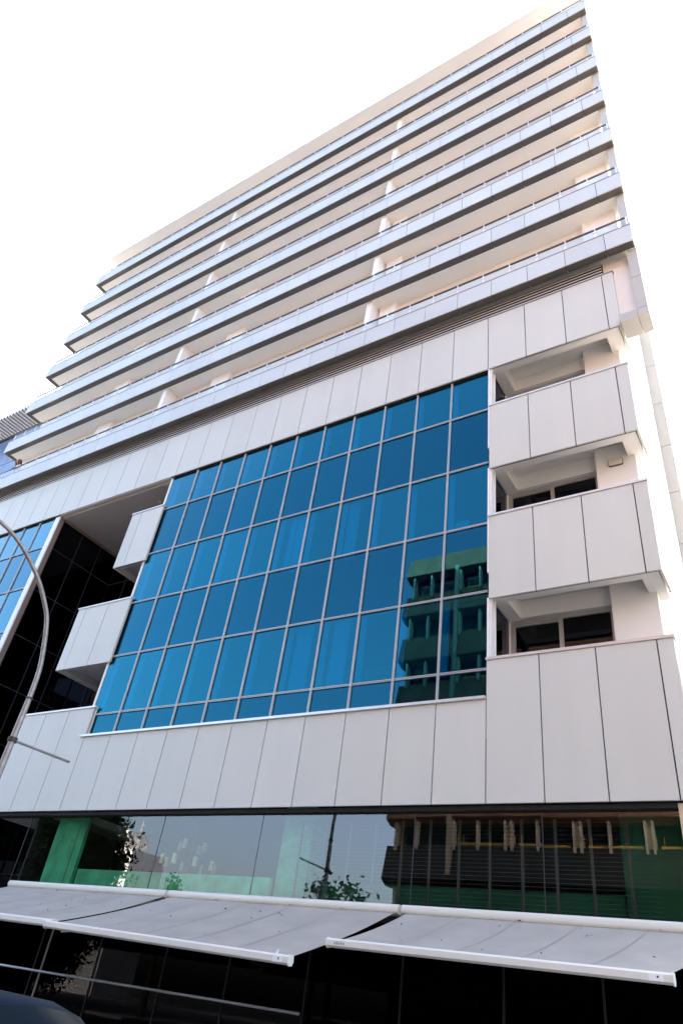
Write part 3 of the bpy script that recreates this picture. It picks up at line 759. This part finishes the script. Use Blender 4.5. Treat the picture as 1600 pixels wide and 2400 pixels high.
# ------------------------------------------------------------------ neighbour at the upper left
N = thing('glass_office_block', 'dusty blue glass block with pale roof blades behind the left balcony ends', 'building', (-44, 10, 0))
MB().box(-11, 12.3, -5.5, 8, 0, 34.2).build('wall', M['neigh_frame'], N)
MB().box(-11.05, 12.32, -5.62, -5.3, 34.25, 34.45).build('roof_edge', M['neigh_frame'], N)
xs_ = [-11+1.73*k for k in range(14)]
for j in range(11):
    z0 = 34.15-3.0*(j+1)
    for a, b in zip(xs_[:-1], xs_[1:]):
        boxpart('glass_panel', M['neigh_glass'], N, a+.02, b-.02, -5.56, -5.51, z0+.03, z0+2.97)
pg = MB().box(-11, 12.3, -5.3, -5.0, 34.45, 34.57).build('pergola', M['blade'], N)
bme = MB().box(-.035, .035, -1.55, .1, 0.04, .30).box(-.045, .045, -1.56, .1, 0, .038, 1).mesh('blade', [M['neigh_frame'], M['blade']])
for k in range(62): link('blade', bme, pg, (12.2-.37*k, -5.55, 34.47))

# ------------------------------------------------------------------ low annex at the right foot
A = thing('side_annex', 'low grey panelled side building at the right edge beyond the corner', 'building', (6.5, 5, .13))
MB().box(-2.8, 8, -2.0, 2.2, 0, 9.1).build('wall', M['joint'], A)
for k in range(8): boxpart('panel', M['panel'], A, -2.78+1.3*k+.01, -2.78+1.3*(k+1)-.01, -2.06, -2.01, 0.05, 9.05)
MB().box(-2.85, 8, -2.12, 2.3, 9.11, 9.2).build('coping', M['cap'], A)

# ------------------------------------------------------------------ across the street (seen mirrored in the glass)
O = thing('concrete_office_block', 'brown concrete block with overhanging bands and yellow window frames, mirrored in the blue glass', 'building', (0, -24, .13))
bottoms = [27.29, 24.05, 20.8, 17.6, 14.4, 11.17, 8.05]
OX0, OX1 = -15.7, 16.0
fins_pat = []
x = -15.1
for base in [-15.1, -11.70, -8.43, -4.92, -1.52, 1.9, 5.35, 8.8, 12.25]:
    if base > -15: fins_pat += [(base-.17, 0), (base+.17, 0)]
    else: fins_pat.append((base, 0))
    fins_pat.append((base+1.55 if base > -15 else -13.77, 1))
for i, zb in enumerate(bottoms):
    ht = 1.64 if i == 0 else 1.80
    z0 = zb-.13; z1 = z0+ht
    # band: face leans out towards its lower edge, soffit cut back
    mb = MB(); prof = [(.35, z1), (.75, z0+.05), (.68, z0), (.18, z0-.22), (-.6, z0-.22), (-.6, z1)]
    mb.prism(prof, 'x', OX0-.0, OX1)
    b_ = mb.build('band', M['dark_finish'] if i == 6 else M['concrete'], O)  # lowest band is coloured darker than the others
    if i < len(bottoms)-1 or True:
        zt = z0-.0; zl = (bottoms[i+1]-.13+1.80) if i+1 < len(bottoms) else 5.2
        MB().box(OX0+.5, OX1, -.10, .0, zl-.3, zt+.1).build('window_strip', M['opp_glass'], O)
        for fx, kind in (fins_pat if i < 6 else []):
            boxpart('fin', M['fin'], O, fx-.05, fx+.05, .24, .60, zl-.25, zt-.10)
            if kind == 0 and fx < 14: boxpart('frame', M['yellow'], O, fx+.35, fx+.385, .005, .05, zl, zl+.6)
        for base in () if i == 6 else (-11.70, -8.43, -4.92, -1.52, 1.9, 5.35, 8.8, 12.25):
            boxpart('pier', M['concrete_pale'], O, base-.12, base+.12, .005, .35, zl-.3, zt-.12)
            boxpart('frame', M['yellow'], O, base+.4, base+3.0, 0.005, .16, zl+.06, zl+.17)
        boxpart('pier', M['concrete_pale'], O, OX0+.45, OX0+.62, -.6, .1, zl-.3, zt-.2)
MB().box(-11.85, -11.6, .0, .78, 8.2, 27.4).build('pier', M['concrete_pale'], O)
MB().box(OX0+.4, OX1, -14, -.76, 0, 27.0).build('wall', M['concrete'], O)
MB().box(OX0+.3, OX1, -.8, -.3, 0, 5.3).build('ground_floor', M['dark_finish'], O)
MB().box(OX0-.1, OX0+2.5, -6, -2.5, 25.0, 28.3).build('stair_head', M['concrete'], O)
boxpart('air_unit', M['trim_white'], O, -12.6, -12.1, .76, 1.0, 13.0, 13.35)

def foliage(name, parent, centre, radii, nclump, nleaf, size, mt, clump=.5, lo=.35):
    c = rng.normal(size=(nclump, 3)); c /= np.linalg.norm(c, axis=1)[:, None]
    c *= (rng.uniform(lo, 1, (nclump, 1)))**.5
    c = c*np.array(radii)+np.array(centre)
    cs = rng.uniform(.6, 1.3, (nclump, 1))*clump
    P = (np.repeat(c, nleaf, 0)+rng.normal(size=(nclump*nleaf, 3))*np.repeat(cs, nleaf, 0)*.5)
    n = len(P); a = rng.normal(size=(n, 3)); a /= np.linalg.norm(a, axis=1)[:, None]
    b = np.cross(a, rng.normal(size=(n, 3))); b /= np.linalg.norm(b, axis=1)[:, None]
    s = size*rng.uniform(.6, 1.4, (n, 1)); a *= s; b *= s*.55
    V = np.stack([P-a, P+b, P+a, P-b], 1).reshape(-1, 3)
    me = bpy.data.meshes.new(name); me.vertices.add(len(V)); me.vertices.foreach_set('co', V.ravel())
    me.loops.add(4*n); me.loops.foreach_set('vertex_index', np.arange(4*n)); me.polygons.add(n)
    me.polygons.foreach_set('loop_start', np.arange(0, 4*n, 4)); me.polygons.foreach_set('loop_total', np.full(n, 4))
    me.materials.append(mt); me.update(calc_edges=True)
    return link(name, me, parent)
def tree(label, x, y, h, radii, mt, nclump=120, nleaf=36, size=.16, clump=1.0):
    t = thing('street_tree', label, 'tree', (x, y, .13), 0, 'street trees across the road')
    ch_ = h-radii[2]
    tb = MB(); tb.tube([(0, 0, 0), (.05, .03, ch_*.4), (-.04, .05, ch_*.8), (0, 0, ch_)], [.2, .15, .12, .07], 10)
    for k in range(7):
        a = 2*math.pi*k/7; q = (math.cos(a)*radii[0]*.6, math.sin(a)*radii[1]*.6, ch_+radii[2]*random.uniform(-.2, .6))
        tb.tube([(0, 0, ch_*.7), (q[0]*.5, q[1]*.5, ch_*.9), q], [.08, .05, .02], 6)
    tb.build('trunk', M['bark'], t, True)
    foliage('crown', t, (0, 0, ch_), radii, nclump, nleaf, size, mt, clump)
    return t
tree('big dark tree across the road, mirrored in the left shop window', -38.8, -20, 12.4, (4.3, 4.0, 6.0), M['leaf_dark'], 560, 90, .14, 1.0)
tree('yellow-green tree mirrored in the green pillar behind the shop glass', -42.8, -21, 11.6, (3.8, 3.6, 5.6), M['leaf_light'], 520, 70, .17, 1.0)
tree('small slim tree mirrored low in the shop window', -28.1, -20, 6.95, (.5, .5, 1.6), M['leaf'], 40, 24, .12, .4)
tree('spreading low tree beside the lamp post mirror image in the shop window', -16.0, -19.6, 7.0, (2.1, 1.6, 1.4), M['leaf'], 46, 20, .15, .7)
tree('dark broad tree far left across the road', -50, -20, 11, (4.5, 4, 4.5), M['leaf'], 160, 36, .18, 1.1)
# white house far down the street
Wh = thing('white_house', 'small white sunlit house far down the street, mirrored beside the dark tree', 'house', (-59.0, -41, 0))
MB().box(-3.2, 3.0, -5, 0, 0, 13.0).build('wall', M['white'], Wh)
MB().box(-2.0, .6, -4, -1, 13.0, 15.0).build('roof_room', M['white'], Wh)
MB().box(-3.4, 2.4, .02, 1.0, 12.2, 12.35).build('balcony_slab', M['concrete_pale'], Wh)
MB().box(-2.2, -1.0, .01, .05, 10.4, 12.1).build('window', M['opp_glass'], Wh)
MB().box(1.2, 2.4, .01, .05, 10.4, 12.1).build('window', M['opp_glass'], Wh)
MB().tube([(1.2, -2, 13), (1.2, -2, 16.2)], .05, 6).tube([(.7, -2, 15.8), (1.7, -2, 15.8)], .03, 6).tube([(.8, -2, 15.3), (1.6, -2, 15.3)], .03, 6).build('aerial', M['alu'], Wh)
